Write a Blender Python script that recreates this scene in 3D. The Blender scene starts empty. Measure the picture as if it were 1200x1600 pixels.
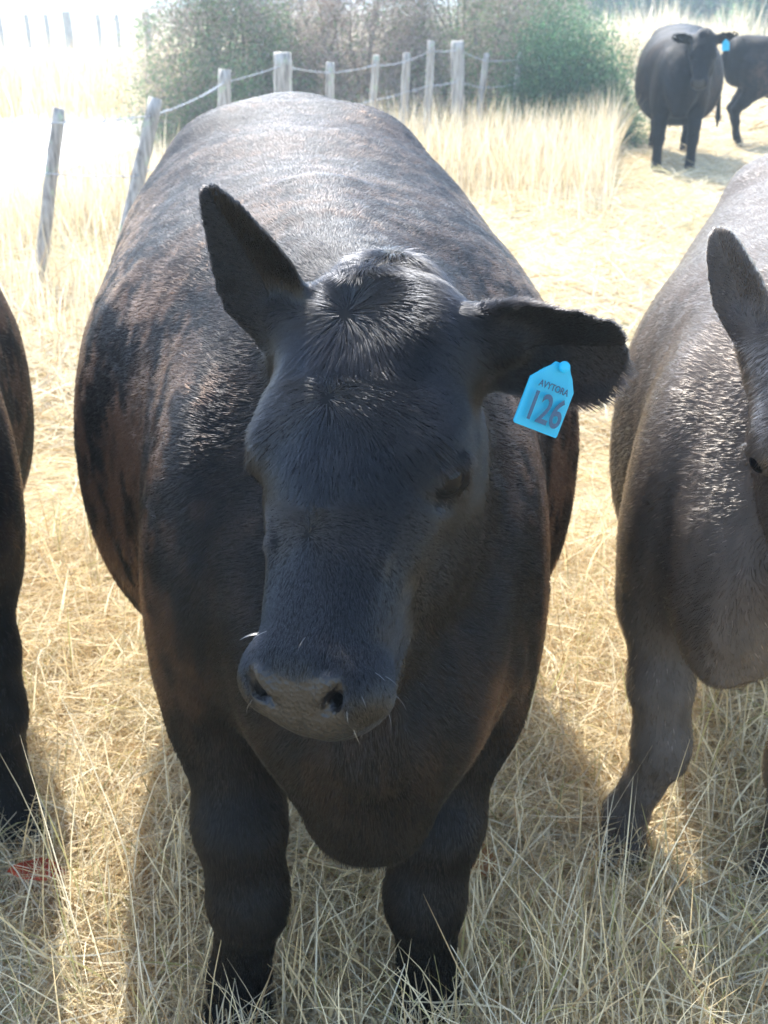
import bpy, math, random
import numpy as np
from mathutils import Matrix, Vector

C = bpy.context.scene
COL = C.collection
R = math.radians
random.seed(4)

# ------------------------------------------------------------------ camera, sky, sun, exposure
CAM_H, PITCH, FPX = 1.60, 25.3, 1690.0
cam_d = bpy.data.cameras.new('camera'); cam = bpy.data.objects.new('camera', cam_d); COL.objects.link(cam)
cam.location = (0, 0, CAM_H); cam.rotation_euler = (R(90 - PITCH), 0, 0)
cam_d.sensor_fit = 'VERTICAL'; cam_d.sensor_height = 36.0; cam_d.lens = FPX / 1600 * 36
cam_d.clip_start = 0.05; cam_d.clip_end = 3000
cam_d.dof.use_dof = True; cam_d.dof.focus_distance = 1.32; cam_d.dof.aperture_fstop = 9.0
C.camera = cam

SUN_EL, SUN_AZ = 49.5, -14.0            # azimuth measured from +Y towards +X
world = bpy.data.worlds.new('World'); C.world = world; world.use_nodes = True
wn = world.node_tree.nodes; wl = world.node_tree.links
sky = wn.new('ShaderNodeTexSky'); sky.sky_type = 'NISHITA'; sky.sun_disc = False
sky.sun_elevation = R(SUN_EL); sky.sun_rotation = R(SUN_AZ)
sky.dust_density = 1.0
wl.new(sky.outputs[0], wn['Background'].inputs[0]); wn['Background'].inputs[1].default_value = 0.15
sd = bpy.data.lights.new('sun', 'SUN'); sd.energy = 2.35; sd.angle = R(0.5); sd.color = (1.0, 0.965, 0.90)
sun = bpy.data.objects.new('sun', sd); COL.objects.link(sun)
sdir = Vector((math.sin(R(SUN_AZ)) * math.cos(R(SUN_EL)), math.cos(R(SUN_AZ)) * math.cos(R(SUN_EL)), math.sin(R(SUN_EL))))
sun.rotation_euler = sdir.to_track_quat('Z', 'Y').to_euler(); sun.location = (0, 0, 30)
C.view_settings.view_transform = 'Standard'; C.view_settings.look = 'None'
C.view_settings.exposure = 2.3; C.view_settings.gamma = 1.0
C.render.engine = 'CYCLES'
C.cycles.use_denoising = True
C.cycles.max_bounces = 8; C.cycles.transparent_max_bounces = 8

CP, SP = math.cos(R(PITCH)), math.sin(R(PITCH))
def at(u, v, d):
    """world point at horizontal distance d whose picture position in the 1200x1600 photo is (u, v)"""
    a = (u - 600) / FPX; b = -(v - 800) / FPX
    x, y, z = a, CP + SP * b, -SP + CP * b
    s = d / y
    return np.array((x * s, d, CAM_H + z * s))

# ------------------------------------------------------------------ helpers
def tag(o, label=None, cat=None, group=None, kind=None):
    if label: o['label'] = label
    if cat: o['category'] = cat
    if group: o['group'] = group
    if kind: o['kind'] = kind
    return o

def empty(name, loc=(0, 0, 0), rz=0.0):
    o = bpy.data.objects.new(name, None); COL.objects.link(o); o.location = loc; o.rotation_euler = (0, 0, rz)
    o.empty_display_size = 0.1
    return o

def np_mesh(name, V, F, mat, parent=None, smooth=True, col=None, extra=None):
    """V (n,3), F (m,3) or (m,4) arrays -> linked mesh object"""
    me = bpy.data.meshes.new(name)
    V = np.asarray(V, np.float32); F = np.asarray(F, np.int32)
    k = F.shape[1]
    me.vertices.add(len(V)); me.vertices.foreach_set('co', V.ravel())
    me.loops.add(F.size); me.loops.foreach_set('vertex_index', F.ravel())
    me.polygons.add(len(F)); me.polygons.foreach_set('loop_start', np.arange(0, F.size, k, dtype=np.int32))
    me.polygons.foreach_set('loop_total', np.full(len(F), k, np.int32))
    me.polygons.foreach_set('use_smooth', np.full(len(F), smooth, bool))
    me.update(calc_edges=True)
    if col is not None:
        a = me.attributes.new('col', 'FLOAT_COLOR', 'POINT')
        c4 = np.ones((len(V), 4), np.float32); c4[:, :3] = col
        a.data.foreach_set('color', c4.ravel())
    for nm, arr in (extra or {}).items():
        a = me.attributes.new(nm, 'FLOAT', 'POINT'); a.data.foreach_set('value', np.asarray(arr, np.float32))
    if mat: me.materials.append(mat)
    o = bpy.data.objects.new(name, me); COL.objects.link(o)
    if parent: o.parent = parent
    return o

def unit(v):
    v = np.asarray(v, float); return v / np.linalg.norm(v)

_rs = np.random.RandomState(77)
_lat = _rs.rand(64, 64, 64).astype(np.float32)
def vnoise(P, freq):
    """value noise 0..1 on (n,3) points; freq scalar or 3-vector"""
    Q = np.asarray(P, np.float32) * np.asarray(freq, np.float32) + 17.3
    i = np.floor(Q).astype(np.int64); f = Q - i; f = f * f * (3 - 2 * f)
    out = 0
    for dx in (0, 1):
        wx = f[:, 0] if dx else 1 - f[:, 0]
        for dy in (0, 1):
            wy = f[:, 1] if dy else 1 - f[:, 1]
            for dz in (0, 1):
                wz = f[:, 2] if dz else 1 - f[:, 2]
                out = out + wx * wy * wz * _lat[(i[:, 0] + dx) & 63, (i[:, 1] + dy) & 63, (i[:, 2] + dz) & 63]
    return out

def sstep(x, a, b):
    t = np.clip((x - a) / (b - a), 0, 1); return t * t * (3 - 2 * t)

# ------------------------------------------------------------------ materials
def mat_base(name):
    m = bpy.data.materials.new(name); m.use_nodes = True
    return m, m.node_tree.nodes, m.node_tree.links, m.node_tree.nodes['Principled BSDF']

def mat_plain(name, rgb, rough=0.6, noise=None, bump=0.0, spec=0.5):
    m, n, l, b = mat_base(name)
    b.inputs['Base Color'].default_value = (*rgb, 1); b.inputs['Roughness'].default_value = rough
    b.inputs['Specular IOR Level'].default_value = spec
    if noise:
        tc = n.new('ShaderNodeTexCoord'); tx = n.new('ShaderNodeTexNoise'); tx.inputs['Scale'].default_value = noise[0]
        tx.inputs['Detail'].default_value = 6
        l.new(tc.outputs['Object'], tx.inputs['Vector'])
        r = n.new('ShaderNodeValToRGB'); r.color_ramp.elements[0].color = (*rgb, 1); r.color_ramp.elements[1].color = (*noise[1], 1)
        r.color_ramp.elements[0].position = 0.35; r.color_ramp.elements[1].position = 0.65
        l.new(tx.outputs['Fac'], r.inputs['Fac']); l.new(r.outputs['Color'], b.inputs['Base Color'])
        if bump:
            bp = n.new('ShaderNodeBump'); bp.inputs['Strength'].default_value = bump; bp.inputs['Distance'].default_value = 0.02
            l.new(tx.outputs['Fac'], bp.inputs['Height']); l.new(bp.outputs['Normal'], b.inputs['Normal'])
    return m

def mat_leafy(name, trans=0.35, rough=0.6):
    """blades and leaves: colour from each blade's own attribute, partly translucent"""
    m, n, l, b = mat_base(name)
    at_ = n.new('ShaderNodeAttribute'); at_.attribute_name = 'col'
    l.new(at_.outputs['Color'], b.inputs['Base Color']); b.inputs['Roughness'].default_value = rough
    b.inputs['Specular IOR Level'].default_value = 0.35
    t = n.new('ShaderNodeBsdfTranslucent'); l.new(at_.outputs['Color'], t.inputs['Color'])
    mx = n.new('ShaderNodeMixShader'); mx.inputs[0].default_value = trans
    l.new(b.outputs[0], mx.inputs[1]); l.new(t.outputs[0], mx.inputs[2])
    l.new(mx.outputs[0], n['Material Output'].inputs['Surface'])
    return m

def mat_hide(name):
    """skin: colour and gloss from vertex attributes, fine grain bump"""
    m, n, l, b = mat_base(name)
    a = n.new('ShaderNodeAttribute'); a.attribute_name = 'col'
    l.new(a.outputs['Color'], b.inputs['Base Color'])
    w = n.new('ShaderNodeAttribute'); w.attribute_name = 'wet'
    mr = n.new('ShaderNodeMapRange'); mr.inputs['To Min'].default_value = 0.62; mr.inputs['To Max'].default_value = 0.40
    l.new(w.outputs['Fac'], mr.inputs['Value']); l.new(mr.outputs[0], b.inputs['Roughness'])
    tc = n.new('ShaderNodeTexCoord'); v = n.new('ShaderNodeTexVoronoi'); v.inputs['Scale'].default_value = 190
    l.new(tc.outputs['Object'], v.inputs['Vector'])
    bp = n.new('ShaderNodeBump'); bp.inputs['Distance'].default_value = 0.0016
    ms = n.new('ShaderNodeMath'); ms.operation = 'MULTIPLY'; ms.inputs[1].default_value = 0.9; l.new(w.outputs['Fac'], ms.inputs[0]); l.new(ms.outputs[0], bp.inputs['Strength'])
    l.new(v.outputs['Distance'], bp.inputs['Height']); l.new(bp.outputs['Normal'], b.inputs['Normal'])
    sp = n.new('ShaderNodeMapRange'); sp.inputs['To Min'].default_value = 0.12; sp.inputs['To Max'].default_value = 0.42
    l.new(w.outputs['Fac'], sp.inputs['Value']); l.new(sp.outputs[0], b.inputs['Specular IOR Level'])
    return m

def mat_fur(name, rough=0.20):
    m = bpy.data.materials.new(name); m.use_nodes = True; n = m.node_tree.nodes; l = m.node_tree.links
    n.remove(n['Principled BSDF'])
    h = n.new('ShaderNodeBsdfHairPrincipled'); h.parametrization = 'COLOR'
    a = n.new('ShaderNodeAttribute'); a.attribute_name = 'col'
    l.new(a.outputs['Color'], h.inputs['Color'])
    h.inputs['Roughness'].default_value = rough; h.inputs['Radial Roughness'].default_value = 0.5
    g = n.new('ShaderNodeAttribute'); g.attribute_name = 'sleek'; l.new(g.outputs['Fac'], h.inputs['IOR'])
    l.new(h.outputs[0], n['Material Output'].inputs['Surface'])
    return m

M_hide = mat_hide('hide'); M_fur = mat_fur('fur_strand'); M_grass = mat_leafy('dry_blade', 0.4)
M_leaf = mat_leafy('leaf', 0.5)
M_eye = mat_plain('eye', (0.0025, 0.0025, 0.003), 0.06, spec=0.12)
M_bark = mat_plain('bark', (0.11, 0.085, 0.065), 0.9, (18, (0.2, 0.17, 0.14)), 0.6)
M_wire = mat_plain('wire', (0.35, 0.36, 0.38), 0.5)
M_tagtext = mat_plain('tag_print', (0.004, 0.045, 0.10), 0.5)

def make_tag_mat():
    m, n, l, b = mat_base('tag_plastic')
    b.inputs['Base Color'].default_value = (0.035, 0.47, 0.66, 1); b.inputs['Roughness'].default_value = 0.35
    t = n.new('ShaderNodeBsdfTranslucent'); t.inputs['Color'].default_value = (0.07, 0.70, 0.90, 1)
    mx = n.new('ShaderNodeMixShader'); mx.inputs[0].default_value = 0.5
    l.new(b.outputs[0], mx.inputs[1]); l.new(t.outputs[0], mx.inputs[2]); l.new(mx.outputs[0], n['Material Output'].inputs['Surface'])
    return m
M_tag = make_tag_mat()

def make_wood():
    m, n, l, b = mat_base('weathered_wood')
    tc = n.new('ShaderNodeTexCoord'); mp = n.new('ShaderNodeMapping'); mp.inputs['Scale'].default_value = (30, 30, 2.5)
    l.new(tc.outputs['Object'], mp.inputs['Vector'])
    t = n.new('ShaderNodeTexNoise'); t.inputs['Scale'].default_value = 1.6; t.inputs['Detail'].default_value = 8; l.new(mp.outputs[0], t.inputs['Vector'])
    r = n.new('ShaderNodeValToRGB'); e = r.color_ramp.elements
    e[0].position = 0.3; e[0].color = (0.14, 0.12, 0.10, 1); e[1].position = 0.62; e[1].color = (0.42, 0.38, 0.33, 1)
    l.new(t.outputs['Fac'], r.inputs['Fac'])
    t2 = n.new('ShaderNodeTexNoise'); t2.inputs['Scale'].default_value = 14; t2.inputs['Detail'].default_value = 5; l.new(tc.outputs['Object'], t2.inputs['Vector'])
    r2 = n.new('ShaderNodeValToRGB'); r2.color_ramp.elements[0].position = 0.58; r2.color_ramp.elements[1].position = 0.68
    l.new(t2.outputs['Fac'], r2.inputs['Fac'])
    mx = n.new('ShaderNodeMix'); mx.data_type = 'RGBA'; mx.inputs['B'].default_value = (0.33, 0.36, 0.25, 1)
    l.new(r2.outputs['Color'], mx.inputs['Factor']); l.new(r.outputs['Color'], mx.inputs['A']); l.new(mx.outputs['Result'], b.inputs['Base Color'])
    b.inputs['Roughness'].default_value = 0.9
    bp = n.new('ShaderNodeBump'); bp.inputs['Strength'].default_value = 0.7; bp.inputs['Distance'].default_value = 0.01
    l.new(t.outputs['Fac'], bp.inputs['Height']); l.new(bp.outputs['Normal'], b.inputs['Normal'])
    return m
M_wood = make_wood()

def make_ground_mat(name, stops, scale, bump=0.6):
    m, n, l, b = mat_base(name)
    tc = n.new('ShaderNodeTexCoord')
    t = n.new('ShaderNodeTexNoise'); t.inputs['Scale'].default_value = scale; t.inputs['Detail'].default_value = 10; t.inputs['Roughness'].default_value = 0.7
    l.new(tc.outputs['Object'], t.inputs['Vector'])
    t2 = n.new('ShaderNodeTexNoise'); t2.inputs['Scale'].default_value = 0.35; t2.inputs['Detail'].default_value = 4
    l.new(tc.outputs['Object'], t2.inputs['Vector'])
    ad = n.new('ShaderNodeMath'); ad.operation = 'MULTIPLY_ADD'; ad.inputs[1].default_value = 0.45
    l.new(t2.outputs['Fac'], ad.inputs[0])
    ml = n.new('ShaderNodeMath'); ml.operation = 'MULTIPLY'; ml.inputs[1].default_value = 0.55
    l.new(t.outputs['Fac'], ml.inputs[0]); l.new(ml.outputs[0], ad.inputs[2])
    r = n.new('ShaderNodeValToRGB'); e = r.color_ramp.elements
    e[0].position = stops[0][0]; e[0].color = (*stops[0][1], 1); e[1].position = stops[-1][0]; e[1].color = (*stops[-1][1], 1)
    for p_, c_ in stops[1:-1]:
        q = e.new(p_); q.color = (*c_, 1)
    l.new(ad.outputs[0], r.inputs['Fac']); l.new(r.outputs['Color'], b.inputs['Base Color'])
    b.inputs['Roughness'].default_value = 0.95; b.inputs['Specular IOR Level'].default_value = 0.1
    bp = n.new('ShaderNodeBump'); bp.inputs['Strength'].default_value = bump; bp.inputs['Distance'].default_value = 0.03
    l.new(t.outputs['Fac'], bp.inputs['Height']); l.new(bp.outputs['Normal'], b.inputs['Normal'])
    return m
M_ground = make_ground_mat('straw_ground', [(0.34, (0.20, 0.14, 0.07)), (0.5, (0.42, 0.33, 0.19)), (0.66, (0.58, 0.49, 0.31))], 22)
M_track = make_ground_mat('pale_gravel', [(0.36, (0.45, 0.42, 0.37)), (0.5, (0.62, 0.59, 0.53)), (0.64, (0.72, 0.69, 0.63))], 30, 0.4)

# ------------------------------------------------------------------ ground
def sheet(name, pts, z, mat):
    V = [(x, y, z) for x, y in pts]
    me = bpy.data.meshes.new(name); me.from_pydata(V, [], [list(range(len(V)))]); me.materials.append(mat); me.update()
    o = bpy.data.objects.new(name, me); COL.objects.link(o); o['kind'] = 'structure'
    return o
sheet('ground', [(-400, -40), (400, -40), (400, 700), (-400, 700)], 0.0, M_ground)
sheet('track', [(-14, 7.4), (-7.4, 8.2), (-4.6, 9.6), (-3.5, 11.0), (-3.0, 13.5), (-2.5, 19), (-1.5, 30), (-3.2, 30), (-4.6, 19.5), (-6.2, 16.3), (-14, 14.2)], 0.004, M_track)

# ------------------------------------------------------------------ implicit modelling (signed distance + surface nets)
def dense(ts, vs, n=160):
    """smooth monotone-ish cubic through stations"""
    ts = np.asarray(ts, float); vs = np.asarray(vs, float)
    h = np.diff(ts); dl = np.diff(vs) / h
    m = np.zeros_like(vs); m[0], m[-1] = dl[0], dl[-1]
    for i in range(1, len(vs) - 1):
        if dl[i - 1] * dl[i] > 0:
            w1, w2 = 2 * h[i] + h[i - 1], h[i] + 2 * h[i - 1]
            m[i] = (w1 + w2) / (w1 / dl[i - 1] + w2 / dl[i])
    T = np.linspace(ts[0], ts[-1], n); k = np.clip(np.searchsorted(ts, T) - 1, 0, len(ts) - 2)
    x = (T - ts[k]) / h[k]
    h00 = 2 * x**3 - 3 * x**2 + 1; h10 = x**3 - 2 * x**2 + x; h01 = -2 * x**3 + 3 * x**2; h11 = x**3 - x**2
    return T, h00 * vs[k] + h10 * h[k] * m[k] + h01 * vs[k + 1] + h11 * h[k] * m[k + 1]

def smin(a, b, k):
    h = np.maximum(k - np.abs(a - b), 0) / k
    return np.minimum(a, b) - h * h * k * 0.25
def smax(a, b, k): return -smin(-a, -b, k)

class Loft:
    """solid around a straight axis; stations rows: t, rc, oc, a(half width), bu, bd"""
    def __init__(s, o, A, Rv, O, st, n=2.2, k=0.05, cap=0.02, op='u', bend=0.0):
        s.o = np.asarray(o, float); s.A, s.R, s.O = unit(A), unit(Rv), unit(O)
        st = np.asarray(st, float); s.n, s.k, s.cap, s.op, s.bend = n, k, cap, op, bend
        s.T, _ = dense(st[:, 0], st[:, 1]); s.c = [dense(st[:, 0], st[:, i])[1] for i in range(1, 6)]
        s.t0, s.t1 = st[0, 0], st[-1, 0]
        m = max(st[:, 3].max() + np.abs(st[:, 1]).max(), 0.01); mo = (np.abs(st[:, 2]) + st[:, 4:6].max(axis=1)).max()
        cs = np.array([s.o + s.A * t + s.R * r + s.O * q for t in (s.t0, s.t1) for r in (-m, m) for q in (-mo, mo)])
        s.lo, s.hi = cs.min(0) - k, cs.max(0) + k
    def local(s, X, Y, Z):
        x, y, z = X - s.o[0], Y - s.o[1], Z - s.o[2]
        f = lambda a: x * a[0] + y * a[1] + z * a[2]
        return f(s.A), f(s.R), f(s.O)
    def __call__(s, X, Y, Z):
        t, r, q = s.local(X, Y, Z)
        tc = np.clip(t, s.t0, s.t1)
        rc, oc, a, bu, bd = [np.interp(tc, s.T, c) for c in s.c]
        r = r - rc; q = q - oc - s.bend * r * r
        b = np.where(q > 0, bu, bd)
        ar, aq = np.abs(r) / a, np.abs(q) / b
        qq = (ar**s.n + aq**s.n + 1e-9)**(1 / s.n)
        g = qq**(1 - s.n) * np.sqrt((ar**(s.n - 1) / a)**2 + (aq**(s.n - 1) / b)**2) + 1e-6
        f = np.maximum((qq - 1) / g, -np.minimum(a, b))
        return smax(f, np.abs(t - (s.t0 + s.t1) / 2) - (s.t1 - s.t0) / 2, s.cap)

class Cone:
    def __init__(s, a, b, ra, rb, k=0.04, op='u', sx=1.0):
        s.a, s.b, s.ra, s.rb, s.k, s.op, s.sx = np.asarray(a, float), np.asarray(b, float), ra, rb, k, op, sx
        m = max(ra, rb) * max(1, 1 / sx) + k
        s.lo, s.hi = np.minimum(s.a, s.b) - m, np.maximum(s.a, s.b) + m
    def __call__(s, X, Y, Z):
        ba = s.b - s.a; L = ba @ ba + 1e-12
        x, y, z = (X - s.a[0]), Y - s.a[1], Z - s.a[2]
        h = np.clip((x * ba[0] + y * ba[1] + z * ba[2]) / L, 0, 1)
        return np.sqrt(((x - ba[0] * h) * s.sx)**2 + (y - ba[1] * h)**2 + (z - ba[2] * h)**2) - (s.ra + (s.rb - s.ra) * h)

class Ell:
    def __init__(s, c, rad, axes=None, k=0.04, op='u'):
        s.c = np.asarray(c, float); s.r = np.asarray(rad, float); s.k, s.op = k, op
        s.M = np.eye(3) if axes is None else np.array([unit(a) for a in axes])
        m = max(rad) + k; s.lo, s.hi = s.c - m, s.c + m
    def __call__(s, X, Y, Z):
        x, y, z = X - s.c[0], Y - s.c[1], Z - s.c[2]
        k0 = k1 = 0
        for i in range(3):
            p = x * s.M[i, 0] + y * s.M[i, 1] + z * s.M[i, 2]
            k0 = k0 + (p / s.r[i])**2; k1 = k1 + (p / s.r[i]**2)**2
        k0 = np.sqrt(k0 + 1e-9); return k0 * (k0 - 1) / np.sqrt(k1 + 1e-9)

def evaluate(prims, xs, ys, zs):
    F = np.full((len(xs), len(ys), len(zs)), 9.0, np.float32)
    for p in prims:
        sl = []
        for ax, g in enumerate((xs, ys, zs)):
            i0, i1 = np.searchsorted(g, p.lo[ax]), np.searchsorted(g, p.hi[ax])
            sl.append(slice(max(i0 - 1, 0), min(i1 + 1, len(g))))
        X, Y, Z = xs[sl[0]][:, None, None], ys[sl[1]][None, :, None], zs[sl[2]][None, None, :]
        if 0 in (X.size, Y.size, Z.size): continue
        f = p(X, Y, Z).astype(np.float32); S = F[sl[0], sl[1], sl[2]]
        F[sl[0], sl[1], sl[2]] = smin(S, f, p.k) if p.op == 'u' else smax(S, -f, p.k)
    return F

def surface_nets(F, xs, ys, zs):
    S = F < 0
    nx, ny, nz = S.shape
    cnt = np.zeros((nx - 1, ny - 1, nz - 1), np.int8)
    for i in (0, 1):
        for j in (0, 1):
            for k in (0, 1):
                cnt += S[i:nx - 1 + i, j:ny - 1 + j, k:nz - 1 + k]
    act = (cnt > 0) & (cnt < 8)
    I = np.argwhere(act); idx = np.full(act.shape, -1, np.int32); idx[act] = np.arange(len(I), dtype=np.int32)
    acc = np.zeros((len(I), 3)); num = np.zeros(len(I))
    cor = [(i, j, k) for i in (0, 1) for j in (0, 1) for k in (0, 1)]
    val = {c: F[I[:, 0] + c[0], I[:, 1] + c[1], I[:, 2] + c[2]].astype(np.float64) for c in cor}
    for c in cor:
        for ax in range(3):
            if c[ax]: continue
            e = list(c); e[ax] = 1; e = tuple(e)
            a, b = val[c], val[e]; m = (a < 0) != (b < 0)
            t = np.where(m, a / np.where(m, a - b, 1), 0)
            p = np.zeros((len(I), 3)); p[:] = c; p[:, ax] = t
            acc[m] += p[m]; num[m] += 1
    P = I + acc / num[:, None]
    V = np.stack([np.interp(P[:, a], np.arange(len(g)), g) for a, g in enumerate((xs, ys, zs))], 1)
    Q = []
    for ax in range(3):
        a0 = [slice(None)] * 3; a1 = [slice(None)] * 3
        a0[ax] = slice(0, -1); a1[ax] = slice(1, None)
        s0, s1 = S[tuple(a0)], S[tuple(a1)]
        E = np.argwhere(s0 != s1); o1, o2 = (ax + 1) % 3, (ax + 2) % 3
        ok = np.ones(len(E), bool)
        for o in (o1, o2): ok &= (E[:, o] > 0) & (E[:, o] < act.shape[o])
        E = E[ok]; fl = s0[tuple(E.T)]
        def cell(d1, d2):
            G = E.copy(); G[:, o1] -= d1; G[:, o2] -= d2; return idx[tuple(G.T)]
        q = np.stack([cell(1, 1), cell(0, 1), cell(0, 0), cell(1, 0)], 1)
        q[~fl] = q[~fl][:, ::-1]; Q.append(q)
    Q = np.concatenate(Q); Q = Q[(Q >= 0).all(1)]
    return V, Q

def relax(V, Q, it=2, w=0.5):
    e = np.concatenate([Q[:, [0, 1]], Q[:, [1, 2]], Q[:, [2, 3]], Q[:, [3, 0]]])
    for _ in range(it):
        A = np.zeros_like(V); n = np.zeros(len(V))
        for c in range(3):
            A[:, c] = np.bincount(e[:, 0], V[e[:, 1], c], len(V)) + np.bincount(e[:, 1], V[e[:, 0], c], len(V))
        n = np.bincount(e[:, 0], minlength=len(V)) + np.bincount(e[:, 1], minlength=len(V))
        V = V * (1 - w) + w * A / n[:, None]
    return V

def vnormals(V, Q):
    N = np.cross(V[Q[:, 2]] - V[Q[:, 0]], V[Q[:, 3]] - V[Q[:, 1]])
    out = np.zeros_like(V)
    for j in range(4):
        for c in range(3): out[:, c] += np.bincount(Q[:, j], N[:, c], len(V))
    return out / (np.linalg.norm(out, axis=1, keepdims=True) + 1e-12)

# ------------------------------------------------------------------ cow
class Cow: pass

def head_frame(poll, nose, yaw):
    """A runs down the face, O points out of the forehead, Rv to the picture's right"""
    A = unit(np.asarray(nose) - np.asarray(poll))
    X = np.array((1.0, 0, 0)); O = unit(np.cross(A, X));
    if O[1] > 0: O = -O
    Rv = unit(X - A * (A @ X))
    c, s = math.cos(yaw), math.sin(yaw)
    O2 = O * c - Rv * s; R2 = Rv * c + O * s
    return A, R2, O2

def build_field(p):
    """p: dict with pose; returns Cow with prims and the pieces needed for colours and fur (local frame: x right, y to the tail, z up)"""
    cw = Cow(); P = []; dr = p.get('drift', 0.0); bw = p.get('wide', 1.0); bel = p.get('belly', 1.0)
    xc = lambda y: dr * y
    zd = lambda y: p.get('drop', 0.0) * min(1.0, max(0.0, y / .9))
    st = []
    for y, zc, a, bu, bd in p.get('torso') or [(-0.30, .80, .05, .07, .07), (-0.24, .82, .13, .16, .17), (-.13, .86, .20, .26, .28), (0.0, .88, .25, .34, .34), (.25, .87, .34, .42, .42),
              (.5, .81, .465, .495, .46), (.8, .79, .490, .525, .44), (1.1, .81, .49, .525, .38), (1.4, .91, .47, .435, .34), (1.7, .98, .365, .385, .30),
              (1.9, 1.03, .26, .335, .30), (2.03, 1.05, .18, .27, .25), (2.08, 1.06, .06, .08, .08)]:
        st.append((y, xc(y), zc - zd(y), a * bw, bu, bd * bel))
    cw.torso = Loft((0, 0, 0), (0, 1, 0), (1, 0, 0), (0, 0, 1), st, 2.25, 0.06); P.append(cw.torso)
    # spine, hooks, tail head
    P.append(Cone((xc(.1), .1, 1.20), (xc(.55), .55, 1.25 - zd(.55)), .06, .055, .10))
    for s in (-1, 1):
        P.append(Ell((xc(1.62) + s * .19, 1.62, 1.24 - zd(1.6)), (.085, .14, .06), k=.14))
        P.append(Ell((xc(1.96) + s * .12, 1.98, 1.18 - zd(2)), (.06, .08, .06), k=.10))
    # shoulder blades standing proud of the ribs
    cw.shoulder = []
    for s in (-1, 1):
        e = Ell((xc(.08) + s * .196 * bw, .09, .815), (.100, .22, .34), ((.995, 0, .10 * s), (0, .95, .30), (-.10 * s, -.30, .95)), k=.075)
        cw.shoulder.append(e); P.append(e)
    # neck
    nw = p.get('neck_w', 1.0)
    A, Rv, O = p['frame']; poll = np.asarray(p['poll'], float); hl = p.get('hl', 1.0)
    base = poll - O * .10 + A * .06
    nk0 = np.array((xc(.28), .28, 1.03)); ax = base - nk0; L = np.linalg.norm(ax); ax /= L
    up = unit(np.array((0, 0, 1.0)) - ax * ax[2]); sd_ = np.cross(ax, up); sd_ = sd_ if sd_[0] > 0 else -sd_
    cw.neck = Loft(nk0, ax, sd_, up, [(-.05, 0, 0, .20 * nw, .22, .30 * nw), (L * .4, 0, .0, .165 * nw, .19, .28 * nw), (L * .75, 0, 0, .125 * nw, .14, .22 * nw), (L, 0, 0, .10, .10, .15), (L + .06, 0, 0, .06, .06, .08)], 2.1, .09, .04)
    P.append(cw.neck)
    # brisket and dewlap
    bx = p.get('brisket_x', 0.0); kw_ = p.get('brisket_w', 1.0)
    cw.brisket = Loft((bx, -.20, 0), (0, 0, 1), (1, 0, 0), (0, -1, 0),
                      [(p.get('brisket_z', .52), 0, -.02, .032, .04, .06), (p.get('brisket_z', .52) + .03, 0, 0, .074 * kw_, .07, .12), (.65, 0, 0, .105 * kw_, .09, .17), (.75, 0, 0, .150 * kw_, .10, .2), (.88, 0, -.02, .165 * kw_, .09, .2), (1.02, 0, -.06, .13 * kw_, .06, .18), (1.12, 0, -.1, .05, .03, .1)], 2.0, .05, .03)
    P.append(cw.brisket)
    for q0, q1, ra, rb, kk in p.get('folds', []): P.append(Cone(q0, q1, ra, rb, kk))
    # legs
    for leg in p['legs']:
        for (a, ra), (b, rb) in zip(leg[:-1], leg[1:]):
            P.append(Cone(a, b, ra, rb, .05 if ra < .09 else .07))
        (x, y, z), r = leg[-1]
        for s in (-1, 1):
            P.append(Cone((x + s * .024, y - .012, .055), (x + s * .027, y - .05, .03), .036, .031, .012))
    # tail
    tx = xc(2.06)
    for a, b, ra, rb in (((tx, 2.05, 1.25), (tx, 2.12, 1.1), .035, .03), ((tx, 2.12, 1.1), (tx, 2.10, .6), .028, .018), ((tx, 2.10, .6), (tx, 2.08, .35), .03, .035), ((tx, 2.08, .35), (tx, 2.08, .22), .035, .012)):
        P.append(Cone(a, b, ra, rb, .03))
    # head
    h = lambda t, r, o: poll + A * (t * hl) + Rv * r + O * o
    cw.hl = hl
    cw.h = h
    hs = [(-.035, 0, -.085, .04, .035, .04), (-.015, 0, -.080, .072, .058, .07), (.03, 0, -.075, .098, .067, .09), (.09, 0, -.075, .112, .072, .11), (.16, 0, -.08, .118, .079, .125),
        (.22, 0, -.085, .109, .08, .125), (.29, 0, -.085, .088, .072, .115), (.36, 0, -.082, .072, .064, .09), (.42, 0, -.080, .068, .066, .07), (.455, 0, -.080, .073, .069, .06),
        (.485, 0, -.082, .076, .064, .056), (.515, 0, -.085, .062, .047, .05), (.535, 0, -.088, .045, .032, .036), (.545, 0, -.09, .028, .016, .02)]
    cw.head = Loft(poll, A, Rv, O, [(q[0] * hl,) + q[1:] for q in hs], 2.5, .024, .015)
    P.append(cw.head)
    for s in (-1, 1):
        P.append(Ell(h(.235, s * .072, -.165), (.130, .044, .10), (A, Rv, O), .032))           # cheek
        P.append(Ell(h(.30, s * .05, -.20), (.12, .025, .05), (A, Rv, O), .028))               # jaw edge
        P.append(Ell(h(.185, s * .096, -.064), (.042, .026, .034), (A, Rv, O), .045))         # brow
        P.append(Cone(h(.27, s * .07, -.07), h(.40, s * .052, -.07), .022, .016, .04))        # facial crest
        P.append(Cone(h(.25, s * .078, -.045), h(.33, s * .067, -.035), .004, .004, .014)); P.append(Cone(h(.33, s * .067, -.035), h(.43, s * .058, -.05), .004, .003, .014))   # face vein
        P.append(Ell(h(.482, s * .058, -.064), (.036, .026, .040), (A, Rv, O), .03))          # nostril wing
    P.append(Ell(h(.465, 0, -.145), (.055, .052, .042), (A, Rv, O), .03))                     # chin and lower lip
    P.append(Ell(h(.40, 0, -.16), (.08, .045, .045), (A, Rv, O), .05))
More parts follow.
